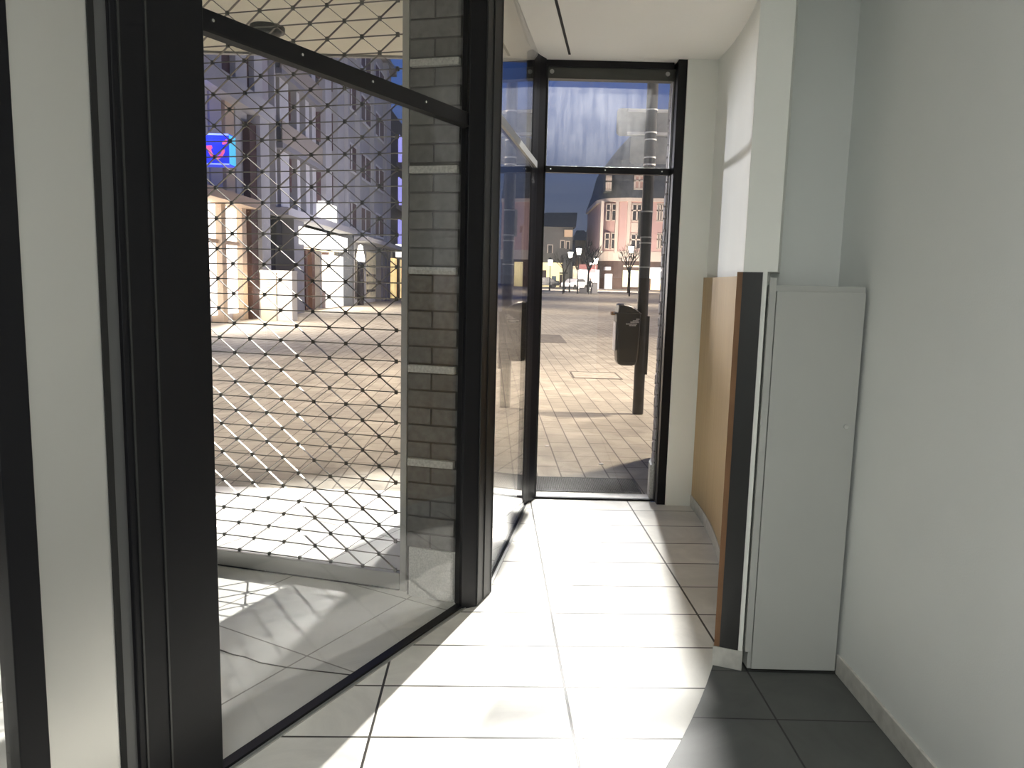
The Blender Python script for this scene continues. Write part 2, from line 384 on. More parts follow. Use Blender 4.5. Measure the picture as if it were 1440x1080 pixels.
# door leaf with satin panel beside the post
d1 = fbar(0.0, 0.073, -0.015, 0.05, 0, HC)
d1 = struct(d1.build('door_1', M['black'], bevel=0.003), 'glazed door with a satin metal side panel at the left edge', 'door')
pn = fbar(0.073, 0.272, 0.0, 0.02, 0.01, 2.28).build('side_panel', M['satin'], d1); pn['label'] = 'satin light grey metal panel'
fbar(0.272, 0.29, -0.004, 0.03, 0, HC, ).build('rebate', M['gasket'], d1)
fbar(0.29, T_POST0, 0.0, 0.03, 0, 2.28).build('edge_profile', mat('grey_profile', (0.12, 0.12, 0.12), 0.4, metal=0.3), d1)
fbar(0.06, T_POST0, -0.012, 0.05, 2.28, HC).build('header', M['black'], d1)
# panes further back along the front
w4 = fbar(-1.95, -1.87, -0.012, 0.06, 0, HC)
w4 = struct(w4.build('window_4', M['black'], bevel=0.003), 'shop front pane at the far left edge', 'window')
fbar(-1.87, 0.0, 0.008, 0.016, 0.01, HC).build('pane', M['glass'], w4)
fbar(-5.0, -1.95, 0.008, 0.016, 0.01, HC).build('rear_pane', M['glass'], w4)
fbar(-5.0, 0.0, -0.012, 0.028, 0, 0.016).build('bottom_rail', M['black'], w4)
fbar(-5.0, 0.0, -0.006, 0.03, 2.292, 2.352).build('transom', M['black'], w4)

# ------------------------------------------------------------------ recess outside the slanted front
struct(MB().prism([(-7, 5.70), (1.06, 5.70), (1.06, 5.62), (0.1, 5.60), (0.04, 5.4), (-0.12, 3.85), (-0.25, 3.62), fac(0, 0.01), fac(-5.0, 0.01), (-7, -2.6)], -0.06, -0.002).build('floor_recess', M['tileo']))
ck = MB(); pts = [(-1.40, 3.17), (-1.225, 3.121), (-1.16, 3.085), (-1.098, 3.064), (-1.02, 3.02), (-0.911, 2.989), (-0.80, 2.968), (-0.70, 2.952), (-0.60, 2.934)]
for a, b in zip(pts, pts[1:]): ck.bar((*a, 0.0), (*b, 0.0), 0.006, 0.002)
tag(ck.build('floor_crack', mat('crack_dark', (0.05, 0.048, 0.045), 0.9)), 'dark wavy crack across the stone floor behind the glass', 'crack')  # dark ribbon laid along the crack in the tile
struct(MB().prism([(-7, 5.82), (1.06, 5.82), (1.06, 5.66), (0.1, 5.66), (0.04, 5.42), (-0.14, 3.87), (-0.27, 3.62), fac(0, 0.03), fac(-5.0, 0.03), (-7, -2.6)], 3.20, 3.26).build('ceiling_soffit', M['soffit']))
struct(MB().box(-7, 1.06, 5.82, 5.86, 3.185, 3.6).build('trim_1', mat('soffit_edge', (0.25, 0.25, 0.25), 0.5, metal=0.4)))
struct(MB().box(0.05, 4.0, 5.64, 5.74, 3.03, 3.6).build('trim_2', M['mortar']))
struct(MB().box(-7, 4, -2.6, 5.8, 3.3, 9).build('wall_upper', M['plaster']))
struct(MB().box(-7.15, -7, -2.6, 5.8, 0, 3.3).build('wall_recess', M['brick']))
dm = thing('soffit_dome', (-1.645, 5.25, 3.2), 'small dark round dome under the pale soffit outside', 'dome')
MB().tube((-1.645, 5.25, 3.2), (-1.645, 5.25, 3.17), 0.11, 0.11, 24).build('rim', M['bin'], dm)
MB().sphere((-1.645, 5.25, 3.17), 0.09, (1, 1, 0.5), 20, 10).build('dome', M['bin'], dm, smooth=True)

# brick pillar with pale bands
def bricks(face_o, face_d, length, depth_dir, z0, z1, course, mb, joint=0.010, L=0.24, proud=0.004, rnd=0.0, start=0):
    """one face of brickwork: bricks standing proud of the mortar, half bond"""
    fd = Vector((*face_d, 0)).normalized(); dp = Vector((*depth_dir, 0)).normalized(); o = Vector((*face_o, 0))
    z = z1; k = start
    while z - course > z0 - 0.03:
        za, zb = max(z - course + joint, z0), z
        x = -(L / 2 if k % 2 else 0)
        while x < length - 0.01:
            a, b = max(0, x), min(length, x + L - joint)
            if b - a > 0.02:
                pr = proud + random.uniform(0, rnd)
                A, B = o + fd * a, o + fd * b
                mb.prism([tuple((A - dp * pr)[:2]), tuple((B - dp * pr)[:2]), tuple((B + dp * 0.02)[:2]), tuple((A + dp * 0.02)[:2])], za, zb)
            x += L
        z -= course; k += 1
GD = Vector((0.965, -0.264, 0)).normalized()          # grille and pillar face
GN = Vector((0.264, 0.965, 0)).normalized()
pa, pb = Vector((-0.511, 3.753, 0)), Vector((-0.262, 3.685, 0))
pil = struct(MB().prism([(-0.511, 3.757), (-0.262, 3.689), (-0.31, 5.22), (-0.545, 5.32)], 0, 3.2).build('trim_pillar', M['mortar']), 'dark brick pillar with pale bands behind the glass', 'pillar')
bands = [(0.684, 0.72), (1.151, 1.186), (1.625, 1.658), (2.096, 2.128), (2.577, 2.608), (3.05, 3.085)]
bb = MB(); lo = 0.26
for z0, z1 in bands:
    bricks(pa[:2], GD[:2], 0.258, GN[:2], lo, z0 - 0.008, 0.0862, bb, L=0.258, start=1); lo = z1 + 0.004
sd = Vector((-0.31 + 0.262, 5.22 - 3.689, 0))
bricks((-0.262, 3.70), (sd.x, sd.y), 1.5, (-1, -0.03), 0.26, 3.2, 0.0862, bb)
bricks((-0.545, 5.30), (0.034, -1.55), 1.5, (1, 0.0), 0.26, 3.2, 0.0862, bb)
bb.build('brickwork', M['brick'], pil)
for z0, z1 in bands:
    c0, c1 = pa - GN * 0.012 + GD * 0.008, pb - GN * 0.012 - GD * 0.01
    MB().bar(c0 + Vector((0, 0, (z0 + z1) / 2)), c1 + Vector((0, 0, (z0 + z1) / 2)), 0.03, z1 - z0).build('band', M['band'], pil)
MB().prism([(-0.500, 3.735), (-0.262, 3.665), (-0.262, 3.70), (-0.500, 3.77)], 0, 0.26).build('plinth', M['plinth'], pil, bevel=0.003)

# ------------------------------------------------------------------ rolling grille
GO = Vector((-0.524, 3.82, 0))
def gp(s, z, o=0.0): p = GO + GD * s + GN * o; return Vector((p.x, p.y, z))
GL = -4.6
gr = thing('rolling_grille', gp(-1.5, 0), 'closed metal mesh roller grille beyond the shop front pane', 'grille')
MB().bar(gp(GL, 0.047), gp(-0.03, 0.047), 0.045, 0.086).build('bottom_bar', M['alu'], gr, bevel=0.003)
MB().bar(gp(GL, 0.004), gp(-0.03, 0.004), 0.055, 0.006).build('rubber_seal', M['gasket'], gr)
MB().prism([tuple(gp(-0.024, 0, -0.03)[:2]), tuple(gp(0.010, 0, -0.03)[:2]), tuple(gp(0.010, 0, 0.03)[:2]), tuple(gp(-0.024, 0, 0.03)[:2])], 0, 3.2).build('guide_rail', M['alu'], gr, bevel=0.002)
rows = [(i, 1.345 + 0.078 * i) for i in range(-16, 25) if 0.09 < 1.345 + 0.078 * i < 3.21]
for i, z in rows:
    MB().tube(gp(GL, z), gp(-0.02, z), 0.0032, k=6).build('rod', M['grille'], gr)
ln, th, kn = MB(), MB(), MB()
zs = dict(rows); i0, i1 = rows[0][0], rows[-1][0]
def knots(i): return [(-0.061 if i % 2 == 0 else -0.154) - 0.186 * k for k in range(24)]
for i, z in rows:
    for s in knots(i):
        kn.bar(gp(s, z - 0.010, -0.001), gp(s, z + 0.010, -0.001), 0.014, 0.013, up=GN)
        zl = z - 0.078 if i > i0 else 0.09
        if zl < 0.08: zl = 0.088
        f = (z - zl) / 0.078
        # every strap stands on edge, its width across the curtain
        if s + 0.093 * f < -0.02: ln.bar(gp(s + 0.004, z - 0.006), gp(s + 0.093 * f - 0.004, zl + 0.006), 0.0026, 0.012, up=GN)
        th.bar(gp(s - 0.004, z - 0.006), gp(s - 0.093 * f + 0.004, zl + 0.006), 0.0026, 0.012, up=GN)
ln.build('falling_straps', M['grille'], gr); th.build('rising_straps', M['grille'], gr); kn.build('clips', M['knot'], gr)
for c in gr.children:
    if c.name.startswith(('falling', 'rising', 'clips')): c['kind'] = 'stuff'

# ------------------------------------------------------------------ right brick wall outside
br = struct(MB().prism([(1.09, 5.70), (1.10, 5.76), (1.43, 7.15), (4.0, 7.15), (4.0, 5.70)], 0, 3.6).build('wall_brick', M['mortar']), 'grey brick wall outside beside the end window', 'wall')
bb = MB(); bd = Vector((0.33, 1.39, 0))
bricks((1.088, 5.76), (bd.x, bd.y), 1.43, (1, -0.237), 0.26, 3.6, 0.0862, bb, joint=0.016, L=0.25, proud=0.006, rnd=0.006)
z, k = 3.02, 0
while z > 0.28:                                        # end bricks of the pier, ragged towards the window
    x0 = 1.070 + random.uniform(0, 0.012)
    for a, b in (((x0, 1.19), (1.204, 1.40)) if k % 2 else ((x0, 1.104), (1.118, 1.34))):
        bb.box(a, b, 5.672 + random.uniform(0, 0.006), 5.72, max(0.26, z - 0.0702), z)
    z -= 0.0862; k += 1
bb.build('brickwork', M['brick2'], br)
MB().prism([(1.054, 5.645), (1.06, 5.76), (1.12, 5.95), (1.2, 5.95), (1.2, 5.645)], 0, 0.26).build('plinth', M['plinth'], br)

# ------------------------------------------------------------------ street
g = MB(); NY = [5.70, 20, 40, 70, 80, 90, 100, 110, 240]
for a, b in zip(NY, NY[1:]):
    v = [g.bm.verts.new(p) for p in ((-60, a, gz(a) - 0.004), (90, a, gz(a) - 0.004), (90, b, gz(b) - 0.004), (-60, b, gz(b) - 0.004))]
    g.bm.faces.new(v)
struct(g.build('ground', M['pave']))
struct(MB().box(0.16, 1.06, 5.60, 5.75, -0.05, 0.004).build('trim_threshold', mat('pale_threshold', (0.80, 0.78, 0.72), 0.5)))
dmt = thing('grating_mat', (0.6, 6.0, 0), 'dark metal grating mat let into the pavement outside the end window', 'doormat')
MB().box(0.15, 1.02, 5.80, 6.21, -0.01, -0.001).build('pit', M['matb'], dmt)
gb = MB()
for i in range(60): gb.box(0.152 + i * 0.0146, 0.157 + i * 0.0146, 5.81, 6.20, -0.002, 0.004)
for i in range(18): gb.box(0.152, 1.018, 5.812 + i * 0.0226, 5.815 + i * 0.0226, -0.002, 0.003)
gb.build('grating', M['matm'], dmt)
MB().box(0.145, 1.025, 5.79, 5.80, -0.002, 0.005).box(0.145, 1.025, 6.21, 6.22, -0.002, 0.005).box(0.145, 0.152, 5.79, 6.22, -0.002, 0.005).box(1.018, 1.025, 5.79, 6.22, -0.002, 0.005).build('frame', M['matm'], dmt)
cv = thing('access_cover', (1.45, 13.4, 0), 'rectangular access cover with dark frame let into the paving near the bin', 'cover')
MB().box(1.06, 1.86, 13.0, 13.9, -0.003, 0.0015).build('plate', mat('cover_paver', (0.40, 0.36, 0.30), 0.8, noise=0.2), cv)
MB().box(1.04, 1.88, 12.97, 13.01, -0.003, 0.004).box(1.04, 1.88, 13.89, 13.93, -0.003, 0.004).box(1.04, 1.07, 13.0, 13.9, -0.003, 0.004).box(1.85, 1.88, 13.0, 13.9, -0.003, 0.004).build('frame', M['cover'], cv)
tag(MB().box(0.3, 1.45, 20.6, 23.8, -0.003, 0.003).build('asphalt_patch', M['asph']), 'dark asphalt patch in the street paving beside the far post', 'patch')

# pole with sign backs
PX, PY = 1.583, 9.5
po = thing('sign_pole', (PX, PY, 0), 'thick dark sign pole on the pavement carrying grey sign backs', 'sign pole')
MB().tube((PX, PY, 0), (PX, PY, 4.6), 0.068, 0.066, 24).build('pole', M['pole'], po, smooth=False)
def plate(x0, x1, y, z0, z1, r, mb):
    pts = []
    for cx, cz, a in ((x1 - r, z1 - r, 0), (x0 + r, z1 - r, 1), (x0 + r, z0 + r, 2), (x1 - r, z0 + r, 3)):
        for i in range(5):
            t = (a + i / 4) * PI / 2; pts.append((cx + r * math.cos(t), cz + r * math.sin(t)))
    mb.loft([[Vector((p[0], yy, p[1])) for p in pts] for yy in (y, y + 0.004)]); return mb
Ys = PY + 0.09
A, B = at(868, 152, Ys), at(868, 191, Ys); hx = PX + (PX - A.x) * 0.9
plate(A.x, hx, Ys, B.z, A.z, 0.05, MB()).build('large_sign', M['signback'], po)
C_, D_ = at(887, 191, Ys), at(887, 230, Ys); hx2 = PX + (PX - C_.x)
plate(C_.x, hx2, Ys, D_.z, C_.z - 0.01, 0.03, MB()).build('lower_sign', M['signback'], po)
z1_, z2_ = at(900, 156, Ys).z, at(900, 188, Ys).z
for z in (z1_, z2_):
    MB().bar((A.x + 0.13, Ys - 0.012, z), (hx - 0.05, Ys - 0.012, z), 0.02, 0.032).build('rail', M['bracket'], po)
e_, f_ = at(897, 297, Ys), at(897, 336, Ys)
plate(e_.x, PX - 0.03, PY + 0.02, f_.z, e_.z, 0.015, MB()).build('small_sign', M['signback'], po)
for y in (155, 187, 197, 222, 232, 298, 334, 342, 376):
    z = at(912, y, PY).z
    MB().tube((PX, PY, z - 0.008), (PX, PY, z + 0.008), 0.073, 0.073, 24).build('clamp', M['bracket'] if y < 240 else M['alu'], po)
MB().box(PX + 0.0, PX + 0.085, PY - 0.05, PY + 0.05, 0.5, 1.22).build('mounting_plate', M['pole'], po)
# litter bin
bc = at(880, 470, 9.42); bx = bc.x + 0.005; by = 9.42
zb, zr, zt = at(880, 513, by).z, at(880, 441, by).z, at(870, 427.5, by).z
lb = thing('litter_bin', (bx, by, zb), 'black plastic litter bin with sloping hood hung on the dark pole', 'litter bin')
def rrect(cx, cy, hx_, hy_, r, z, k=5, dz=None):
    out = []
    for sx, sy, a in ((1, 1, 0), (-1, 1, 1), (-1, -1, 2), (1, -1, 3)):
        for i in range(k):
            t = (a + i / (k - 1)) * PI / 2
            x = cx + sx * (hx_ - r) + r * math.cos(t); y = cy + sy * (hy_ - r) + r * math.sin(t)
            out.append(Vector((x, y, z if dz is None else z + dz(x, y))))
    return out
rings = [rrect(bx + .012, by, 0.075, 0.09, 0.03, zb), rrect(bx + .01, by, 0.105, 0.11, 0.03, zb + 0.015), rrect(bx + .008, by, 0.122, 0.125, 0.03, zb + 0.05), rrect(bx + .004, by, 0.133, 0.14, 0.03, zb + 0.2), rrect(bx, by, 0.147, 0.155, 0.03, zr - 0.01), rrect(bx, by, 0.149, 0.157, 0.03, zr)]
MB().loft(rings).build('body', M['bin'], lb, smooth=False)
MB().loft([rrect(bx - 0.01, by, 0.165, 0.165, 0.03, zr), rrect(bx - 0.01, by, 0.165, 0.165, 0.03, zr + 0.014)]).build('rim', M['bin'], lb, bevel=0.003)
# hood: steep mouth to the left, back sloping down to the pole
hood = MB(); prof = [(-0.135, 0.014), (-0.128, 0.06), (-0.122, 0.105), (-0.105, 0.122), (-0.06, 0.124), (0.0, 0.112), (0.06, 0.085), (0.11, 0.05), (0.142, 0.014)]
hood.loft([[Vector((bx + u * w_, by + y_, zr + max(0.014, v * h_))) for u, v in prof] for y_, w_, h_ in ((-0.15, 0.96, 0.80), (-0.13, 1, 0.97), (0, 1, 1.0), (0.13, 1, 0.97), (0.15, 0.96, 0.80))])
hood.build('hood', M['bin'], lb, smooth=False, bevel=0.004)
MB().box(bx - 0.2, bx - 0.15, by - 0.05, by + 0.05, zr - 0.02, zr + 0.02).build('latch', M['orange'], lb, bevel=0.006)
MB().box(bx - 0.152, bx - 0.143, by - 0.12, by + 0.09, zb + 0.18, zr - 0.10).build('sticker', M['white'], lb)
em = MB()
for zz, a, b in ((0.0, -0.03, 0.10), (0.022, 0.02, 0.125), (0.04, 0.05, 0.12), (-0.018, 0.01, 0.09), (0.06, 0.09, 0.13)):
    em.box(bx + a, bx + b, by - 0.158, by - 0.148, zr - 0.125 + zz, zr - 0.125 + zz + 0.014)
em.build('emblem', M['silver'], lb)
MB().box(bx + 0.13, PX - 0.04, by - 0.02, by + 0.06, zb + 0.30, zr - 0.03).build('bracket', M['pole'], lb)


# scraps of litter
for (x, y, lab) in ((0.345, 7.43, 'small white scrap of litter on the paving, the left one'), (0.80, 6.72, 'small white scrap of litter on the paving, nearer the grating mat')):
    tag(MB().prism([(x, y), (x + .035, y + .008), (x + .03, y + .03), (x - .004, y + .024)], -0.003, 0.006).build('paper_scrap', M['white']), lab, 'litter')
# ------------------------------------------------------------------ far side of the street, left row of buildings
XF = -9.5
def yz(x, y, X=XF): p = onx(x, y, X); return p.y, p.z
def yx(x, X=XF): return onx(x, 396, X).y
B_light = mat('pale_concrete', (0.50, 0.50, 0.50), 0.8, noise=0.06, nscale=1)
B_grey = mat('mid_grey_concrete', (0.22, 0.22, 0.23), 0.8, noise=0.1, nscale=1)
B_dark = mat('dark_glass', (0.03, 0.03, 0.04), 0.25)
B_red = mat('dark_red_frame', (0.10, 0.045, 0.045), 0.5, noise=0.2, nscale=3)
B_brown = mat('brown_column', (0.09, 0.045, 0.038), 0.6)
B_tan = mat('tan_canopy', (0.62, 0.50, 0.38), 0.7)
B_white = mat('white_frame', (0.75, 0.75, 0.75), 0.6)
L_shop = emit('lit_shop_window', (1.0, 0.92, 0.86), 2.2)
L_cream = emit('cream_lit_interior', (1.0, 0.80, 0.52), 1.1, noise=0.5, nscale=1.5)
L_dim = emit('dim_lit_interior', (0.60, 0.52, 0.33), 0.22, noise=0.9, nscale=2.5)
L_white = emit('lit_sign_white', (1.0, 0.96, 0.88), 1.3)
L_viol = emit('violet_lit_panel', (0.42, 0.40, 1.0), 0.65)

# corner building with two storey portal
A = thing('portal_building', (XF, 24, 0), 'pale concrete building with two storey lit portal and brightly lit shop at left', 'building')
MB().box(-16, -10.1, 12, 31, 0, 8.0).box(-16, -9.72, 12, 31, 8.0, 17).build('wall', mat('portal_wall', (0.42, 0.39, 0.41), 0.8), A)
bz0, bz1 = yz(330, 122)[1], yz(310, 105)[1] + 0.55
MB().box(-10.1, -9.35, 12, 30.6, 7.35, 8.0).build('beam', B_light, A)
def ybox(x0, x1, X=XF): return yx(x0, X), yx(x1, X)
up = [(296, 319, B_light), (338, 353, B_light), (363, 374, B_light), (397, 409, B_light)]
for x0, x1, m in up[:3]:
    a, b = ybox(x0, x1); MB().box(-9.72, -9.5, a, b, 8.0, 17).build('fin', m, A)
for x0, x1 in ((282, 296), (319, 338), (353, 363)):
    a, b = ybox(x0, x1, -9.7); MB().box(-9.8, -9.7, a, b, 8.0, 17).build('upper_window', B_red, A)
a, b = ybox(366, 378); MB().box(-10.1, -9.4, a, b, 0, 8).build('pier', B_light, A)
for x0, x1, m in ((286, 298, B_light), (301, 317, mat('blue_lit_render', (0.42, 0.42, 0.55), 0.8)), (322, 334, B_tan), (336, 352, B_light)):  # second pilaster: the sign's blue light is put into its colour
    a, b = ybox(x0, x1, -9.8); MB().box(-10.1, -9.8, a, b, 4.1, 7.35).build('pilaster', m, A)
a, b = ybox(357, 366); MB().box(-10.05, -9.55, a, b, 0, 7.0).build('brown_column', B_brown, A)
MB().box(-10.1, -9.2, 12, yx(357), 3.95, 4.25).build('canopy', B_tan, A)
for x0, x1 in ((262, 283), (285, 322), (329, 351)):
    a, b = ybox(x0, x1, -9.9); MB().box(-10.1, -9.9, a, b, 0.25, 3.9).build('shop_window', L_shop, A)
for x in (325, 353, 284):
    a, b = ybox(x - 3, x + 3); MB().box(-10.1, -9.7, a, b, 0.0, 3.95).build('mullion', B_tan, A)
a, b = ybox(285, 351, -9.85); MB().box(-10.0, -9.83, a, b, 2.62, 2.75).build('window_rail', B_tan, A)
L_red = mat('red_lettering', (0.55, 0.03, 0.02), 0.5)
for x0, y0, x1, y1 in ((336, 315, 341, 318), (337, 320, 343, 322), (338, 324, 341, 329), (337, 405, 340, 415), (341, 403, 343, 411), (335, 408, 344, 409), (338, 416, 341, 420)):
    (ya, za), (yb_, zb_) = yz(x0, y0, -9.88), yz(x1, y1, -9.88); MB().box(-9.9, -9.88, ya, yb_, zb_, za).build('red_lettering', L_red, A)

# blue box sign with its red smile
sgY = 23.2
s0, s1 = at(277, 187, sgY), at(322.5, 232, sgY)
sb = thing('box_sign', ((s0.x + s1.x) / 2, sgY, s1.z), 'lit blue projecting box sign with a red smile emblem', 'sign')
MB().box(s0.x, s1.x, sgY, sgY + 0.55, s1.z, s0.z).build('case', emit('sign_blue', (0.025, 0.05, 0.75), 0.75), sb)
e1 = MB().box(s1.x, s1.x + 0.02, sgY + 0.01, sgY + 0.50, s1.z + 0.03, s0.z - 0.03); e1.build('side_panel', emit('sign_cyan', (0.10, 0.55, 0.85), 0.8), sb)
edge_m = emit('sign_edge', (0.35, 0.45, 1.0), 0.9)
MB().box(s0.x, s1.x, sgY - 0.02, sgY, s0.z - 0.05, s0.z).build('edge_light', edge_m, sb)
MB().box(s0.x, s1.x, sgY - 0.02, sgY, s1.z, s1.z + 0.04).build('edge_light', edge_m, sb)
sm = MB()
def sp_(x, y): q = at(x, y, sgY - 0.03); return (q.x, q.z)
outl = [(287.5, 205), (297.5, 204.5), (298.5, 208), (296.5, 210), (299, 216.5), (303, 219.8), (307, 219.8), (311, 216), (313, 211), (316, 210.5), (315.5, 214.5), (312, 220.5), (307, 223.8), (302, 223.5), (296.5, 219.5), (293.5, 214), (292, 210), (288.5, 208.5)]
ol = [sp_(*p) for p in outl]
sm.loft([[Vector((p[0], yy, p[1])) for p in ol] for yy in (sgY - 0.05, sgY - 0.015)])
dt = [sp_(*p) for p in ((312.5, 201.5), (314.5, 198.5), (319, 196), (319.5, 199), (317.5, 202.5), (313.5, 203.5))]
sm.loft([[Vector((p[0], yy, p[1])) for p in dt] for yy in (sgY - 0.05, sgY - 0.015)])
sm.build('smile_emblem', emit('sign_red', (0.85, 0.12, 0.25), 0.85), sb)
MB().bar((s0.x, sgY + 0.27, s0.z - 0.3), (XF - 0.6, sgY + 0.27, s0.z - 0.3), 0.06, 0.06).build('bracket', B_grey, sb)

# lit kiosk block beside the shop
k0, k1 = at(366, 383, 27.6), at(389, 455, 27.6)
ks = thing('notice_block', (k0.x, 27.6, 0), 'cream notice block standing on the pavement beside the lit shop window', 'notice board')
MB().box(k0.x, k1.x, 27.6, 28.2, 0, k0.z).build('panel', emit('cream_panel', (0.50, 0.44, 0.34), 0.10), ks)
MB().box(k1.x, at(410, 400, 27.6).x, 27.65, 28.3, 0, k0.z).build('side_block', B_light, ks)
MB().box(k0.x - 0.02, at(410, 400, 27.6).x + 0.02, 27.58, 28.3, k0.z, k0.z + 0.08).build('cap', B_light, ks)
print_m = mat('tan_print', (0.55, 0.36, 0.2), 0.6)
for y0, x0, x1 in ((397, 372, 379), (400, 371, 381), (403.5, 374, 380), (410, 378, 381)):
    a, b = at(x0, y0, 27.58), at(x1, y0 + 1.4, 27.58); MB().box(a.x, b.x, 27.57, 27.6, b.z, a.z).build('printing', print_m, ks)

# middle building, set back behind vertical fins
Bm = thing('finned_building', (XF, 38, 0), 'dark facade behind tall pale vertical fins with balconies, middle of the left street row', 'building')
MB().box(-16, -10.6, 31, 44.5, 0, 4.0).box(-16, -9.82, 31, 44.5, 4.0, 17).build('wall', B_dark, Bm)
for x0, x1 in ((390, 392), (397, 409), (420, 424), (432, 437), (441, 446), (459.5, 468), (476, 485)):
    a, b = ybox(x0, x1); MB().box(-9.82, XF, a, b, 4.3, 17).build('fin', B_light, Bm)
for zf, zt_ in ((6.6, 7.5), (9.4, 10.2), (12.4, 13.1)):
    MB().box(-9.82, -9.25, 31.2, 38, zf, zf + 0.22).build('balcony_slab', B_grey, Bm)
    MB().box(-9.3, -9.25, 31.2, 37.6, zf + 0.22, zt_ + 0.15).build('balcony_front', mat('balcony_panel', (0.33, 0.29, 0.24), 0.6), Bm)
for zf in (5.2, 8.2, 11.2, 14.2):
    for x0, x1 in ((410, 419), (447, 458), (469, 475)):
        a, b = ybox(x0, x1, -9.75); MB().box(-9.82, -9.75, a, b, zf, zf + 1.9).build('window', B_red, Bm)
MB().box(-10.6, -9.0, 31, 44.5, 4.0, 4.3).build('canopy', B_light, Bm)
a, b = 31.05, yx(397, -10.2); MB().box(-10.6, -10.2, a, b, 0, 4).build('dark_shopfront', B_dark, Bm)
a, b = ybox(411, 425); MB().box(-10.6, -9.4, a, b, 0, 4.0).build('pier', B_grey, Bm)
a, b = ybox(393, 415, -9.8); MB().box(-10.4, -9.9, a, b, 2.9, 4.0).build('sign_panel', B_dark, Bm)
a, b = yx(426, -10.1), 43.9; MB().box(-10.6, -10.2, a, b, 0.0, 3.0).build('lit_entrance', L_cream, Bm)
a, b = yx(463, -9.7), 43.95; MB().box(-10.2, -9.7, a, b, 0.0, 2.75).build('white_panel', L_white, Bm)
for x0, x1, m, zt_ in ((430, 433, B_brown, 2.9), (439, 443, B_brown, 2.9), (450, 453, B_grey, 2.9), (453, 462, B_red, 0.9), (461, 463, B_brown, 2.9)):
    a, b = ybox(x0, x1, -9.9); MB().box(-10.2, -9.9, a, b, 0.0, zt_).build('door_frame', m, Bm)
w0 = at(423, 326, 34.5); w1_ = at(492, 350, 38)
a, b = ybox(424, 489, -9.3); MB().box(-9.9, -9.3, a, b, 3.0, 3.75).build('shop_sign', L_white, Bm)
a, b = ybox(455, 474, -9.5); MB().box(-9.9, -9.5, a, b, 4.3, 5.3).build('lit_panel', L_white, Bm)
a, b = ybox(485, 498); MB().box(-10.0, -9.2, 44.0, 44.45, 0, 4.0).build('end_pier', mat('slate_blue_pier', (0.13, 0.14, 0.15), 0.7), Bm)

# further building with dark red windows
Cc = thing('banded_building', (XF, 52, 0), 'pale banded facade with dark red windows in white frames, further along the street', 'building')
MB().box(-16, -9.6, 44.5, 60, 0, 17.2).build('wall', B_light, Cc)
MB().box(-16, -9.2, 44.5, 60.2, 16.6, 17.0).build('eaves', B_grey, Cc)
for zf in (4.45, 7.65, 11.1, 14.2):
    for x0, x1 in ((485.7, 501.5), (505, 521), (525, 539)):
        a, b = ybox(x0, x1, -9.55)
        f_ = MB().box(-9.6, -9.52, a, b, zf, zf + 1.5).build('window', B_red, Cc)
        mm = MB(); mdl = (a + b) / 2
        for q in (a, mdl, b): mm.box(-9.55, -9.48, q - 0.07, q + 0.07, zf, zf + 1.5)
        mm.box(-9.55, -9.48, a, b, zf - 0.06, zf + 0.06).box(-9.55, -9.48, a, b, zf + 1.45, zf + 1.57)
        mm.build('white_frame', B_white, f_)
for x in (486.5, 503, 523, 541):
    a, b = ybox(x - 1.2, x + 1.2); MB().box(-9.6, -9.3, a, b, 4.2, 17).build('pilaster', B_light, Cc)
MB().box(-9.6, -8.4, 44.5, 60, 3.7, 3.95).build('canopy', B_light, Cc)
a, b = ybox(515, 545, -9.6); MB().box(-9.7, -9.58, a, b, 0.3, 3.3).build('dim_shop', L_dim, Cc)
a, b = ybox(499, 512, -9.6); MB().box(-9.7, -9.58, a, b, 0.3, 3.3).build('dark_shop', B_dark, Cc)
for x0, x1 in ((517, 528), (530, 535)):
    for z0 in (0.7, 1.2, 1.7, 2.3):
        a, b = ybox(x0, x1, -9.5); MB().box(-9.56, -9.5, a, b, z0, z0 + 0.16).build('shelf', B_dark, Cc)
for x0, x1 in ((536, 539), (541, 544), (546, 549)):
    a, b = ybox(x0, x1, -9.2); MB().box(-9.6, -9.2, a, b, 0, 3.7).build('column', B_grey, Cc)

Dd = thing('balcony_building', (XF, 68, 0), 'dark building with balconies and violet lit panels at the far end of the left row', 'building')
MB().box(-16, -9.8, 61, 100, 0, 14.5).build('wall', mat('dark_render', (0.07, 0.07, 0.07), 0.8), Dd)
for zf in (3.9, 7.3, 10.7):
    MB().box(-9.8, -8.6, 64, 70, zf, zf + 0.25).build('balcony_slab', B_grey, Dd)
    rlb = MB()
    rlb.box(-8.65, -8.6, 64, 70, zf + 1.0, zf + 1.08)
    for i in range(9): rlb.box(-8.65, -8.6, 64 + i * 0.75, 64.06 + i * 0.75, zf + 0.25, zf + 1.0)
    rlb.build('railing', B_dark, Dd)
    a, b = ybox(560, 572, -9.75); MB().box(-9.8, -9.7, a, b, zf + 0.4, zf + 2.6).build('violet_panel', L_viol, Dd)
a, b = 61.1, yx(563, -9.7); MB().box(-9.8, -9.6, a, b, 0.0, 3.2).build('yellow_window', emit('yellow_lit', (1.0, 0.72, 0.32), 0.8, noise=0.5), Dd)
MB().box(-9.6, -9.4, a + 2, a + 2.6, 0, 3.2).build('post', B_dark, Dd)
a, b = 61.2, yx(566, -9.0); MB().box(-9.4, -9.0, a, b, 3.3, 4.3).build('lit_sign', L_white, Dd)

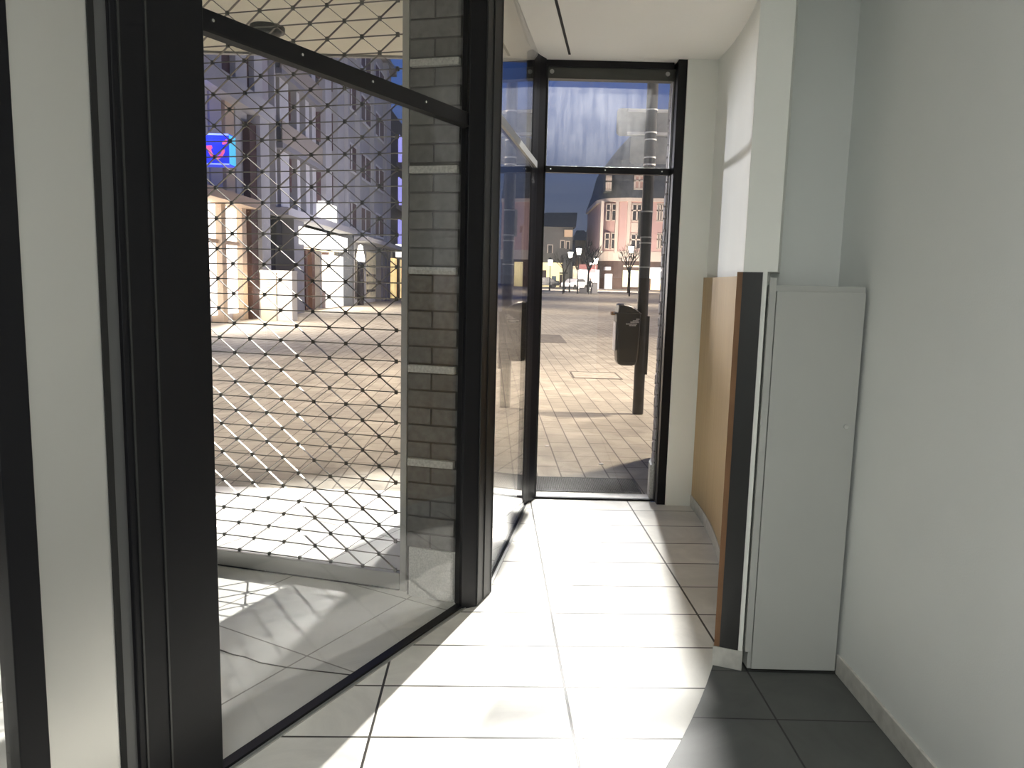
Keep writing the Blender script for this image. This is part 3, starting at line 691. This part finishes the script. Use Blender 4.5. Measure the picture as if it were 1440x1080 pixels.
# the pillar lamp in front of the far shop
pl = at(507, 424, 46)
lp = thing('pillar_lamp', (pl.x, 46, 0), 'dark round pillar with glowing white lamp head, down the left street', 'street lamp')
MB().tube((pl.x, 46, 0), (pl.x, 46, 2.55), 0.20, 0.19, 16).build('pillar', B_dark, lp)
MB().loft([[Vector((pl.x + r * math.cos(t), 46 + r * math.sin(t), z)) for t in (2 * PI * i / 16 for i in range(16))] for z, r in ((2.55, 0.25), (2.7, 0.26), (3.1, 0.19), (3.45, 0.14), (3.55, 0.02))]).build('lamp_head', emit('lamp_glow', (1.0, 0.92, 0.78), 5.0), lp)

# ------------------------------------------------------------------ the square at the far end
def gat(x, Y): p = at(x, 400, Y); return p.x
def lantern(x, ytop, Y, label, tall=0.0):
    X = gat(x, Y); zt = at(x, ytop, Y).z; g0 = gz(Y)
    r = thing('street_lantern', (X, Y, g0), label, 'street lamp', 'lanterns on the square')
    MB().tube((X, Y, g0), (X, Y, g0 + 0.9), 0.10, 0.08, 10).tube((X, Y, g0 + 0.9), (X, Y, zt - 0.85), 0.06, 0.045, 10).build('post', M['pole'], r)
    MB().loft([[Vector((X + q * math.cos(t), Y + q * math.sin(t), z)) for t in (2 * PI * i / 12 for i in range(12))] for z, q in ((zt - 0.95, 0.06), (zt - 0.88, 0.22))]).build('collar', M['pole'], r)
    MB().loft([[Vector((X + q * math.cos(t), Y + q * math.sin(t), z)) for t in (2 * PI * i / 12 for i in range(12))] for z, q in ((zt - 0.88, 0.20), (zt - 0.2, 0.30))]).build('lamp_glass', emit_lantern, r)
    MB().loft([[Vector((X + q * math.cos(t), Y + q * math.sin(t), z)) for t in (2 * PI * i / 12 for i in range(12))] for z, q in ((zt - 0.2, 0.34), (zt - 0.05, 0.20), (zt + 0.08, 0.03))]).build('cap', M['pole'], r)
    return r
emit_lantern = emit('lantern_glow', (1.0, 0.93, 0.80), 9.0)
lantern(885.5, 344, 84, 'street lantern standing in front of the rounded corner building')
lantern(773, 363, 96, 'leftmost street lantern, before the yellow lit shop front')
lantern(801, 352, 92, 'street lantern just left of the tallest one among bare trees')
lantern(812.5, 347, 88, 'tall street lantern at the middle of the square, beside a bare tree')
lantern(836.5, 361, 100, 'street lantern right of the bare tree in the centre of the square')
lantern(831, 368, 112, 'small distant street lantern just behind another lantern')

T_bark = mat('bare_tree_bark', (0.06, 0.05, 0.045), 0.9)
def tree(x, Y, h, label, seed):
    random.seed(seed); X = gat(x, Y); g0 = gz(Y)
    r = thing('bare_tree', (X, Y, g0), label, 'tree', 'bare trees on the square')
    MB().tube((X, Y, g0), (X, Y, g0 + h * 0.45), h * 0.022, h * 0.016, 8).build('trunk', T_bark, r)
    mb = MB()
    def grow(p, d, L, rad_, k):
        q = p + d * L; mb.tube(p, q, rad_, rad_ * 0.6, 5)
        if k == 0: return
        for _ in range(3):
            e = (d + Vector((random.uniform(-.7, .7), random.uniform(-.7, .7), random.uniform(-0.1, .5)))).normalized()
            grow(p + d * L * random.uniform(0.5, 1), e, L * random.uniform(0.6, 0.8), rad_ * 0.6, k - 1)
    for i in range(4):
        a = i * 1.7 + random.random()
        grow(Vector((X, Y, g0 + h * random.uniform(0.33, 0.44))), Vector((0.6 * math.cos(a), 0.6 * math.sin(a), 1)).normalized(), h * 0.24, h * 0.013, 3)
    mb.build('branches', T_bark, r)
tree(827, 93, 7.0, 'bare tree in the middle of the square beside the standing person', 3)
tree(793, 90, 5.4, 'low bare tree left of the central one, before the white car', 5)
tree(884, 94, 7.0, 'bare tree in front of the rounded corner building', 9)
tree(812, 117, 6.5, 'bare tree furthest back, behind the tall lantern', 12)

# rounded corner building
Yt = 112.0
R_pink = mat('pink_render', (0.55, 0.37, 0.34), 0.8, noise=0.06, nscale=0.5)
R_cream = mat('cream_stone', (0.62, 0.54, 0.46), 0.8)
R_roof = mat('slate_roof', (0.11, 0.12, 0.12), 0.7, noise=0.2, nscale=1.5)
R_base = mat('brown_ground_floor', (0.10, 0.065, 0.055), 0.7, noise=0.2, nscale=1)
R_win = mat('dark_window', (0.05, 0.05, 0.055), 0.2)
def zt_at(y, Y=Yt): return at(880, y, Y).z
xl, xr = at(845, 330, Yt).x, at(1010, 330, Yt).x
cb_ = thing('corner_building', (at(880, 400, Yt).x, Yt + 5, gz(Yt)), 'rounded pink and cream corner building with dark slate roof, behind the pole', 'building')
def front(inset=0.0, k=10):            # plan: round corner on the left, then straight to the right
    r = 5.0; out = []
    cx, cy = xl + r, Yt + r
    for i in range(k + 1):
        t = PI + (PI / 2) * i / k
        out.append((cx + (r - inset) * math.cos(t), cy + (r - inset) * math.sin(t)))
    out += [(xr + 6, Yt + inset), (xr + 6, Yt + 22), (xl + inset, Yt + 22)]
    return out
zc, zg = zt_at(283), zt_at(366)
zg2 = zt_at(372)
MB().prism(front(), zg, zc).build('upper_wall', R_pink, cb_)
MB().prism(front(0.1), 0.3, zg).build('ground_floor', R_base, cb_)
MB().prism(front(-0.35), zc, zc + 0.5).build('cornice', R_cream, cb_)
MB().prism(front(-0.2), zg - 0.1, zg + 1.3).build('plinth_band', R_cream, cb_)
rf = MB(); lay = []
for z, ins in ((zc + 0.5, -0.3), (zc + 3.0, 0.6), (zc + 6.0, 1.3), (zc + 8.0, 2.6), (zc + 9.8, 4.2)):
    lay.append([Vector((p[0], p[1], z)) for p in front(ins)])
rf.loft(lay); rf.build('roof', R_roof, cb_)
def fwin(x0, x1, y0, y1, Yw, bars=2, fr=0.10, lit=None):
    a, b = at(x0, y0, Yw), at(x1, y1, Yw)
    o = MB().box(a.x, b.x, Yw - 0.05, Yw + 0.3, b.z, a.z).build('window', lit or R_win, cb_)
    fm = MB(); nx = bars
    for i in range(nx + 1):
        X_ = a.x + (b.x - a.x) * i / nx; fm.box(X_ - fr, X_ + fr, Yw - 0.16, Yw - 0.03, b.z, a.z)
    for zz in (b.z, a.z, b.z + (a.z - b.z) * 0.62): fm.box(a.x - fr, b.x + fr, Yw - 0.16, Yw - 0.03, zz - fr, zz + fr)
    fm.build('frame', R_cream, o)
for (x0, x1, y0, y1, Yw) in ((889.5, 908, 287, 311, Yt), (887.5, 908, 329, 350.5, Yt), (925, 934, 287, 311, Yt), (925, 934, 329, 350, Yt)): fwin(x0, x1, y0, y1, Yw, 3)
for (x0, x1, y0, y1) in ((853, 857.5, 287, 310), (861, 865.5, 287, 310), (851, 856, 328, 350), (860, 865, 328, 350)): fwin(x0, x1, y0, y1, Yt + 0.9, 1, 0.06)
for x0, x1, y0, y1 in ((853.5, 858.5, 248, 267), (893, 905, 247, 266)):
    a, b = at(x0, y0, Yt + 0.3), at(x1, y1, Yt + 0.3)
    MB().box(a.x - 0.2, b.x + 0.2, Yt + 0.3, Yt + 3, b.z - 0.2, a.z + 0.3).build('dormer', R_roof, cb_)
    fwin(x0, x1, y0, y1, Yt + 0.26, 2, 0.11, mat('warm_dim_pane', (0.45, 0.30, 0.25), 0.3))
for x0, x1 in ((866.5, 870.5), (882.5, 887), (845.5, 849.5)):
    a, b = at(x0, 300, Yt - 0.1), at(x1, 300, Yt - 0.1)
    MB().box(a.x, b.x, Yt - 0.12 + (0.9 if x0 < 870 else 0) * 0.5, Yt + 1.5, zg + 1, zc).build('pilaster', R_cream, cb_)
a, b = at(888, 313, Yt - 0.1), at(904, 327, Yt - 0.1)
MB().box(a.x, b.x, Yt - 0.1, Yt + 0.2, b.z, a.z).build('relief_panel', R_cream, cb_)
for x0, x1, y0, y1, m in ((853, 860, 385, 411, L_white), (876.5, 902, 380, 404, emit('lit_poster_window', (0.75, 0.80, 0.58), 0.75, noise=0.5, nscale=0.8)), (851.5, 859, 375, 380, B_white), (877, 902, 373, 376, emit('lit_lettering', (0.8, 0.7, 0.5), 0.35))):
    a, b = at(x0, y0, Yt), at(x1, y1, Yt)
    dp = 1.6 if x0 < 870 else 0
    MB().box(a.x, b.x, Yt - 0.02 + 0.0, Yt + 0.6 + dp, max(gz(Yt), b.z), a.z).build('lit_window', m, cb_)
a, b = at(917, 376, Yt - 2), at(934, 392, Yt - 2); MB().box(a.x, b.x, Yt - 2, Yt, b.z, a.z).build('lit_sign', L_white, cb_)
a, b = at(917, 392, Yt - 1), at(934, 412, Yt - 1); MB().box(a.x, b.x, Yt - 1, Yt, b.z, a.z).build('side_shop', L_cream, cb_)

# houses at the left of the square
def house(name, x0, x1, Y, depth, yeave, yridge, xr0, xr1, wall, roof, label):
    a, b = at(x0, yeave, Y), at(x1, yeave, Y); r0, r1 = at(xr0, yridge, Y + depth / 2), at(xr1, yridge, Y + depth / 2)
    h = thing(name, ((a.x + b.x) / 2, Y, gz(Y)), label, 'house')
    MB().box(a.x, b.x, Y, Y + depth, 0.3, a.z).build('wall', wall, h)
    mb = MB(); v = [mb.bm.verts.new(p) for p in ((a.x - .4, Y - .4, a.z), (b.x + .4, Y - .4, a.z), (b.x + .4, Y + depth + .4, a.z), (a.x - .4, Y + depth + .4, a.z), (r0.x, Y + depth / 2, r0.z), (r1.x, Y + depth / 2, r1.z))]
    for f in ((0, 1, 5, 4), (2, 3, 4, 5), (3, 0, 4), (1, 2, 5), (3, 2, 1, 0)): mb.bm.faces.new([v[i] for i in f])
    mb.build('roof', roof, h); return h
H_wall = mat('dark_grey_render', (0.16, 0.155, 0.15), 0.85, noise=0.1, nscale=0.4)
H_roof = mat('dark_tiled_roof', (0.045, 0.045, 0.05), 0.8, noise=0.3, nscale=1.0)
h1 = house('gabled_house', 735, 806, 122, 16, 318, 299, 768, 812, H_wall, H_roof, 'large dark house with tiled roof at the left of the square')
for x0, x1, y0, y1 in ((789, 793, 339, 349), (797, 800, 340, 350), (771, 776, 345, 356)):
    a, b = at(x0, y0, 121.9), at(x1, y1, 121.9)
    o = MB().box(a.x, b.x, 121.9, 122.2, b.z, a.z).build('window', R_win, h1)
    MB().box(a.x - 0.15, a.x, 121.8, 122, b.z, a.z).box(b.x, b.x + 0.15, 121.8, 122, b.z, a.z).box(a.x - .15, b.x + .15, 121.8, 122, a.z, a.z + .15).build('frame', R_cream, o)
a, b = at(794, 323, 121), at(805, 333, 121); MB().box(a.x, b.x, 121, 124, b.z, a.z).build('dormer', emit('lit_dormer', (0.55, 0.38, 0.24), 0.3), h1)
a, b = at(760, 369, 120), at(790, 404, 120)
MB().box(a.x - 4, b.x, 119.5, 122, 0.5, a.z).build('shop_front', emit('yellow_shop_front', (0.95, 0.80, 0.42), 0.75, noise=0.4, nscale=0.4), h1)
for x0, x1, y0, y1, m in ((776, 782, 388, 397, mat('teal_door', (0.12, 0.22, 0.25), 0.5)), (787, 790, 386, 404, R_base), (763, 768, 380, 392, R_base)):
    a, b = at(x0, y0, 119.4), at(x1, y1, 119.4); MB().box(a.x, b.x, 119.4, 119.6, b.z, a.z).build('shop_door', m, h1)
h2 = house('narrow_house', 809, 826, 140, 10, 338, 324, 811, 822, mat('brown_render', (0.24, 0.18, 0.14), 0.85), H_roof, 'narrow brown house right of the large dark house')
a, b = at(806, 374, 139.3), at(818, 402, 139.3); MB().box(a.x, b.x, 139.3, 140, 0.6, a.z).build('shop_front', L_cream, h2)
h3 = house('far_house', 820, 852, 156, 14, 345, 322, 826, 850, mat('dark_brown_render', (0.10, 0.085, 0.08), 0.85), H_roof, 'dark distant house between the narrow house and the corner building')
a, b = at(814, 379, 108), at(842, 402, 108)
kz = thing('lit_shop', ((a.x + b.x) / 2, 108, gz(108)), 'low white glowing shop with red sign at the centre of the square', 'shop')
MB().box(a.x, b.x, 108, 110.5, 0.6, a.z).build('lit_front', emit('white_shop_glow', (1.0, 0.93, 0.90), 0.85, noise=0.4, nscale=0.5), kz)
a, b = at(827, 378, 107.8), at(838, 384, 107.8); MB().box(a.x, b.x, 107.6, 108, b.z, a.z).build('red_sign', emit('red_sign', (0.9, 0.08, 0.10), 0.7), kz)
a, b = at(820, 381, 107.8), at(824, 387, 107.8); MB().box(a.x, b.x, 107.7, 108, b.z, a.z).build('dark_screen', R_win, kz)
MB().box(at(814, 379, 108).x, at(840, 379, 108).x, 107.9, 110.5, at(830, 378.6, 108).z, at(830, 372, 108).z).build('roof_edge', mat('red_brown_fascia', (0.14, 0.05, 0.05), 0.7), kz)

# parked cars
def car(x, Y, L, face, col, label):
    X = gat(x, Y); g0 = gz(Y)
    c = thing('car', (X, Y, g0), label, 'car')
    T = Matrix.Translation((X, Y, g0)) @ Matrix.Rotation(face, 4, 'Z')
    prof = [(-2.1, .35), (-2.15, .75), (-1.9, .95), (-1.25, 1.0), (-.6, 1.42), (.7, 1.46), (1.5, 1.05), (2.05, .98), (2.12, .6), (2.05, .35)]
    cab = {1.42, 1.46}
    MB().loft([[T @ Vector((u, y_, min(v, 1.0) if abs(y_) > .7 and v not in cab else v)) for u, v in prof] for y_ in (-.85, -.7, .7, .85)]).build('body', col, c, bevel=0.04)
    win = [(-1.1, 1.04), (-.55, 1.37), (.65, 1.40), (1.3, 1.06)]
    for s_ in (-1, 1):
        MB().loft([[T @ Vector((u, s_ * (.86 + q), v)) for u, v in win] for q in (0, .012)]).build('side_window', R_win, c)
    for u in (-1.35, 1.35):
        for s_ in (-.82, .82):
            MB().tube(T @ Vector((u, s_ - .09, .32)), T @ Vector((u, s_ + .09, .32)), .32, .32, 16).build('wheel', M['gasket'], c)
    MB().box(-2.18, -2.1, -.7, -.4, .62, .8, T).box(-2.18, -2.1, .4, .7, .62, .8, T).build('headlamps', M['bracket'], c)
car(764, 108, 4, 0.15, mat('dark_car_paint', (0.04, 0.045, 0.05), 0.25), 'dark car parked at the left before the yellow shop front')
car(809, 104, 4, 0.9, mat('white_car_paint', (0.32, 0.32, 0.33), 0.5), 'white car parked beside the glowing shop')
# street cabinets and small things by the person
def cabinet(x0, x1, y0, Y, m, label):
    a, b = at(x0, y0, Y), at(x1, 416, Y)
    o = thing('street_cabinet', ((a.x + b.x) / 2, Y, gz(Y)), label, 'street cabinet')
    MB().box(a.x, b.x, Y, Y + 0.5, gz(Y), a.z).build('case', m, o, bevel=0.03)
    MB().box(a.x - .04, b.x + .04, Y - .04, Y + .54, a.z, a.z + .06).build('lid', B_grey, o)
cabinet(815, 825, 405, 90, B_grey, 'grey street cabinet left of the standing person')
cabinet(833, 840, 398, 90.5, B_light, 'pale street cabinet right of the standing person')
fl = gat(792, 86); sgn = thing('flat_shelter', (fl, 86, gz(86)), 'dark post with a flat square top near the left lanterns', 'post')
MB().tube((fl, 86, gz(86)), (fl, 86, at(792, 384, 86).z), 0.06, 0.05, 8).build('post', M['pole'], sgn)
zf = at(792, 385, 86).z; MB().box(fl - .45, fl + .45, 85.6, 86.4, zf, zf + .15).build('flat_top', M['pole'], sgn)
# person in dark clothes
def person(x, Y, label):
    X = gat(x, Y); g0 = gz(Y)
    r = thing('person', (X, Y, g0), label, 'person')
    me = bpy.data.meshes.new('body')
    V = [(0, 0, .95), (0, 0, 1.15), (0, 0, 1.38), (0, 0, 1.50), (0, -.02, 1.60), (0, -.01, 1.74),
         (-.10, 0, .9), (-.12, -.03, .5), (-.13, .02, .08), (-.13, -.12, .04), (.10, 0, .9), (.12, .02, .5), (.13, .06, .08), (.13, -.08, .04),
         (-.2, 0, 1.40), (-.27, 0, 1.12), (-.22, -.2, .95), (-.21, -.26, .90), (.2, 0, 1.40), (.27, 0, 1.12), (.25, -.12, .88), (.25, -.14, .80)]
    Ed = [(0, 1), (1, 2), (2, 3), (3, 4), (4, 5), (0, 6), (6, 7), (7, 8), (8, 9), (0, 10), (10, 11), (11, 12), (12, 13), (2, 14), (14, 15), (15, 16), (16, 17), (2, 18), (18, 19), (19, 20), (20, 21)]
    Rr = [.17, .16, .18, .075, .07, .10, .11, .085, .055, .04, .11, .085, .055, .04, .075, .055, .045, .04, .075, .055, .045, .04]
    me.from_pydata(V, Ed, []); me.materials.append(mat('dark_clothing', (0.025, 0.025, 0.032), 0.8))
    o = bpy.data.objects.new('body', me); COL.objects.link(o); o.parent = r
    k = o.modifiers.new('skin', 'SKIN'); sv = o.modifiers.new('sub', 'SUBSURF'); sv.levels = sv.render_levels = 1
    for i, q in enumerate(Rr): me.skin_vertices[0].data[i].radius = (q, q * .85)
    me.skin_vertices[0].data[0].use_root = True
    MB().sphere((X, Y - .02, g0 + 1.69), .095, (.9, 1.05, 1.25), 12, 8).build('face', mat('skin', (0.42, 0.27, 0.20), 0.6), r, smooth=True)
    MB().sphere((X, Y + .01, g0 + 1.73), .105, (1, 1.05, 1.0), 12, 8).build('hair', mat('dark_hair', (0.02, 0.015, 0.012), 0.7), r, smooth=True)
person(830, 87, 'person in dark clothes standing at the centre of the square')
# ------------------------------------------------------------------ light
W = bpy.data.worlds.new('dusk'); S.world = W; W.use_nodes = True
wn, wl = W.node_tree.nodes, W.node_tree.links
tc = wn.new('ShaderNodeTexCoord'); sx = wn.new('ShaderNodeSeparateXYZ'); wl.new(tc.outputs['Generated'], sx.inputs[0])
cr = wn.new('ShaderNodeValToRGB'); e = cr.color_ramp.elements
e[0].position, e[0].color = 0.0, (0.085, 0.10, 0.145, 1)
e[1].position, e[1].color = 0.55, (0.03, 0.07, 0.26, 1)
q = cr.color_ramp.elements.new(0.12); q.color = (0.075, 0.10, 0.18, 1)
q = cr.color_ramp.elements.new(0.24); q.color = (0.045, 0.105, 0.34, 1)
wl.new(sx.outputs['Z'], cr.inputs['Fac']); wl.new(cr.outputs['Color'], wn['Background'].inputs['Color'])
wn['Background'].inputs['Strength'].default_value = 0.88
def light(kind, name, loc, target, power, col=(1, 1, 1), size=0.3, size_y=None, spot=None, blend=0.3):
    l = bpy.data.lights.new(name, kind); l.energy = power; l.color = col
    o = bpy.data.objects.new(name, l); COL.objects.link(o); o.location = loc
    if kind == 'AREA':
        l.size = size
        if size_y: l.shape = 'RECTANGLE'; l.size_y = size_y
    else: l.shadow_soft_size = size
    if kind == 'SPOT': l.spot_size = spot; l.spot_blend = blend
    o.rotation_euler = (Vector(target) - Vector(loc)).to_track_quat('-Z', 'Y').to_euler()
    return o
def far(target, az, el, dist):
    a, b = math.radians(az), math.radians(el)
    return (target[0] + dist * math.sin(a) * math.cos(b), target[1] + dist * math.cos(a) * math.cos(b), target[2] + dist * math.sin(b))
# two floodlights on masts over the street
tA = (-1.3, 3.6, 0.3)
light('SPOT', 'floodlight_right', far(tA, 22.4, 30, 24), tA, 64000, (1.0, 0.97, 0.90), 0.12, spot=math.radians(9.4), blend=0.2)
tB = (0.72, 5.6, 1.5)
light('SPOT', 'floodlight_ahead', far(tB, 7.6, 41, 24), tB, 56000, (1.0, 0.98, 0.94), 0.65, spot=math.radians(5.8), blend=0.08)
# light from the shops and street opposite, through the end window
tC = (1.28, 4.6, 2.0)
light('SPOT', 'street_light_left', far(tC, -38, 3, 13), tC, 3000, (0.92, 0.93, 1.0), 0.22, spot=math.radians(9), blend=0.5)
# lamps hung over the street
for loc, p, an in (((4.2, 9.8, 6.5), 2900, 110), ((3.0, 17, 7), 3500, 110), ((-3.5, 11, 7), 2600, 84), ((-1, 28, 7.5), 3000, 120), ((3, 42, 8), 3500, 135), ((9, 62, 8), 5000, 135), ((10, 84, 8), 3200, 135), ((26, 90, 9), 3500, 135), ((-4.5, 46, 6), 1200, 135)):
    light('SPOT', 'hung_lamp', loc, (loc[0], loc[1], 0), p, (1.0, 0.84, 0.66), 0.35, spot=math.radians(an), blend=0.5)
light('AREA', 'shop_glow', (-9.0, 25, 2.2), (0, 25.5, 0.0), 850, (1.0, 0.88, 0.76), 8, 3)
light('AREA', 'entrance_glow', (-9.2, 39.5, 1.8), (0, 39, 0.0), 600, (1.0, 0.86, 0.68), 7, 2.6)
light('AREA', 'facade_wash', (-2, 34, 3), (-9.5, 40, 10), 550, (0.88, 0.84, 1.0), 6, 2)
light('AREA', 'corner_wash', (13, 97, 2.5), (17, 112, 9), 3500, (1.0, 0.86, 0.72), 8, 2)
light('AREA', 'turret_wash', (5, 97, 2.5), (13, 115, 9), 1800, (1.0, 0.86, 0.74), 6, 2)
light('POINT', 'box_sign_glow', (-9.2, 22.8, 6.1), (0, 0, 0), 60, (0.25, 0.30, 1.0), 0.3)
# added fill lamp behind the camera, brightens the grey walls
light('AREA', 'added_fill_lamp', (-0.2, -0.6, 3.10), (-0.2, -0.6, 0), 61, (0.985, 1.0, 0.965), 1.2, 1.2)
tag(MB().box(-0.82, 0.42, -1.22, 0.02, 3.106, 3.13).build('added_housing', M['white']), 'flat white square housing added above the unseen fill lamp behind the viewpoint', 'added lamp housing')  # housing added to go with the fill lamp
S.view_settings.view_transform = 'Standard'; S.view_settings.look = 'None'; S.view_settings.exposure = 0.2; S.view_settings.gamma = 1.0
S.view_settings.use_curve_mapping = False
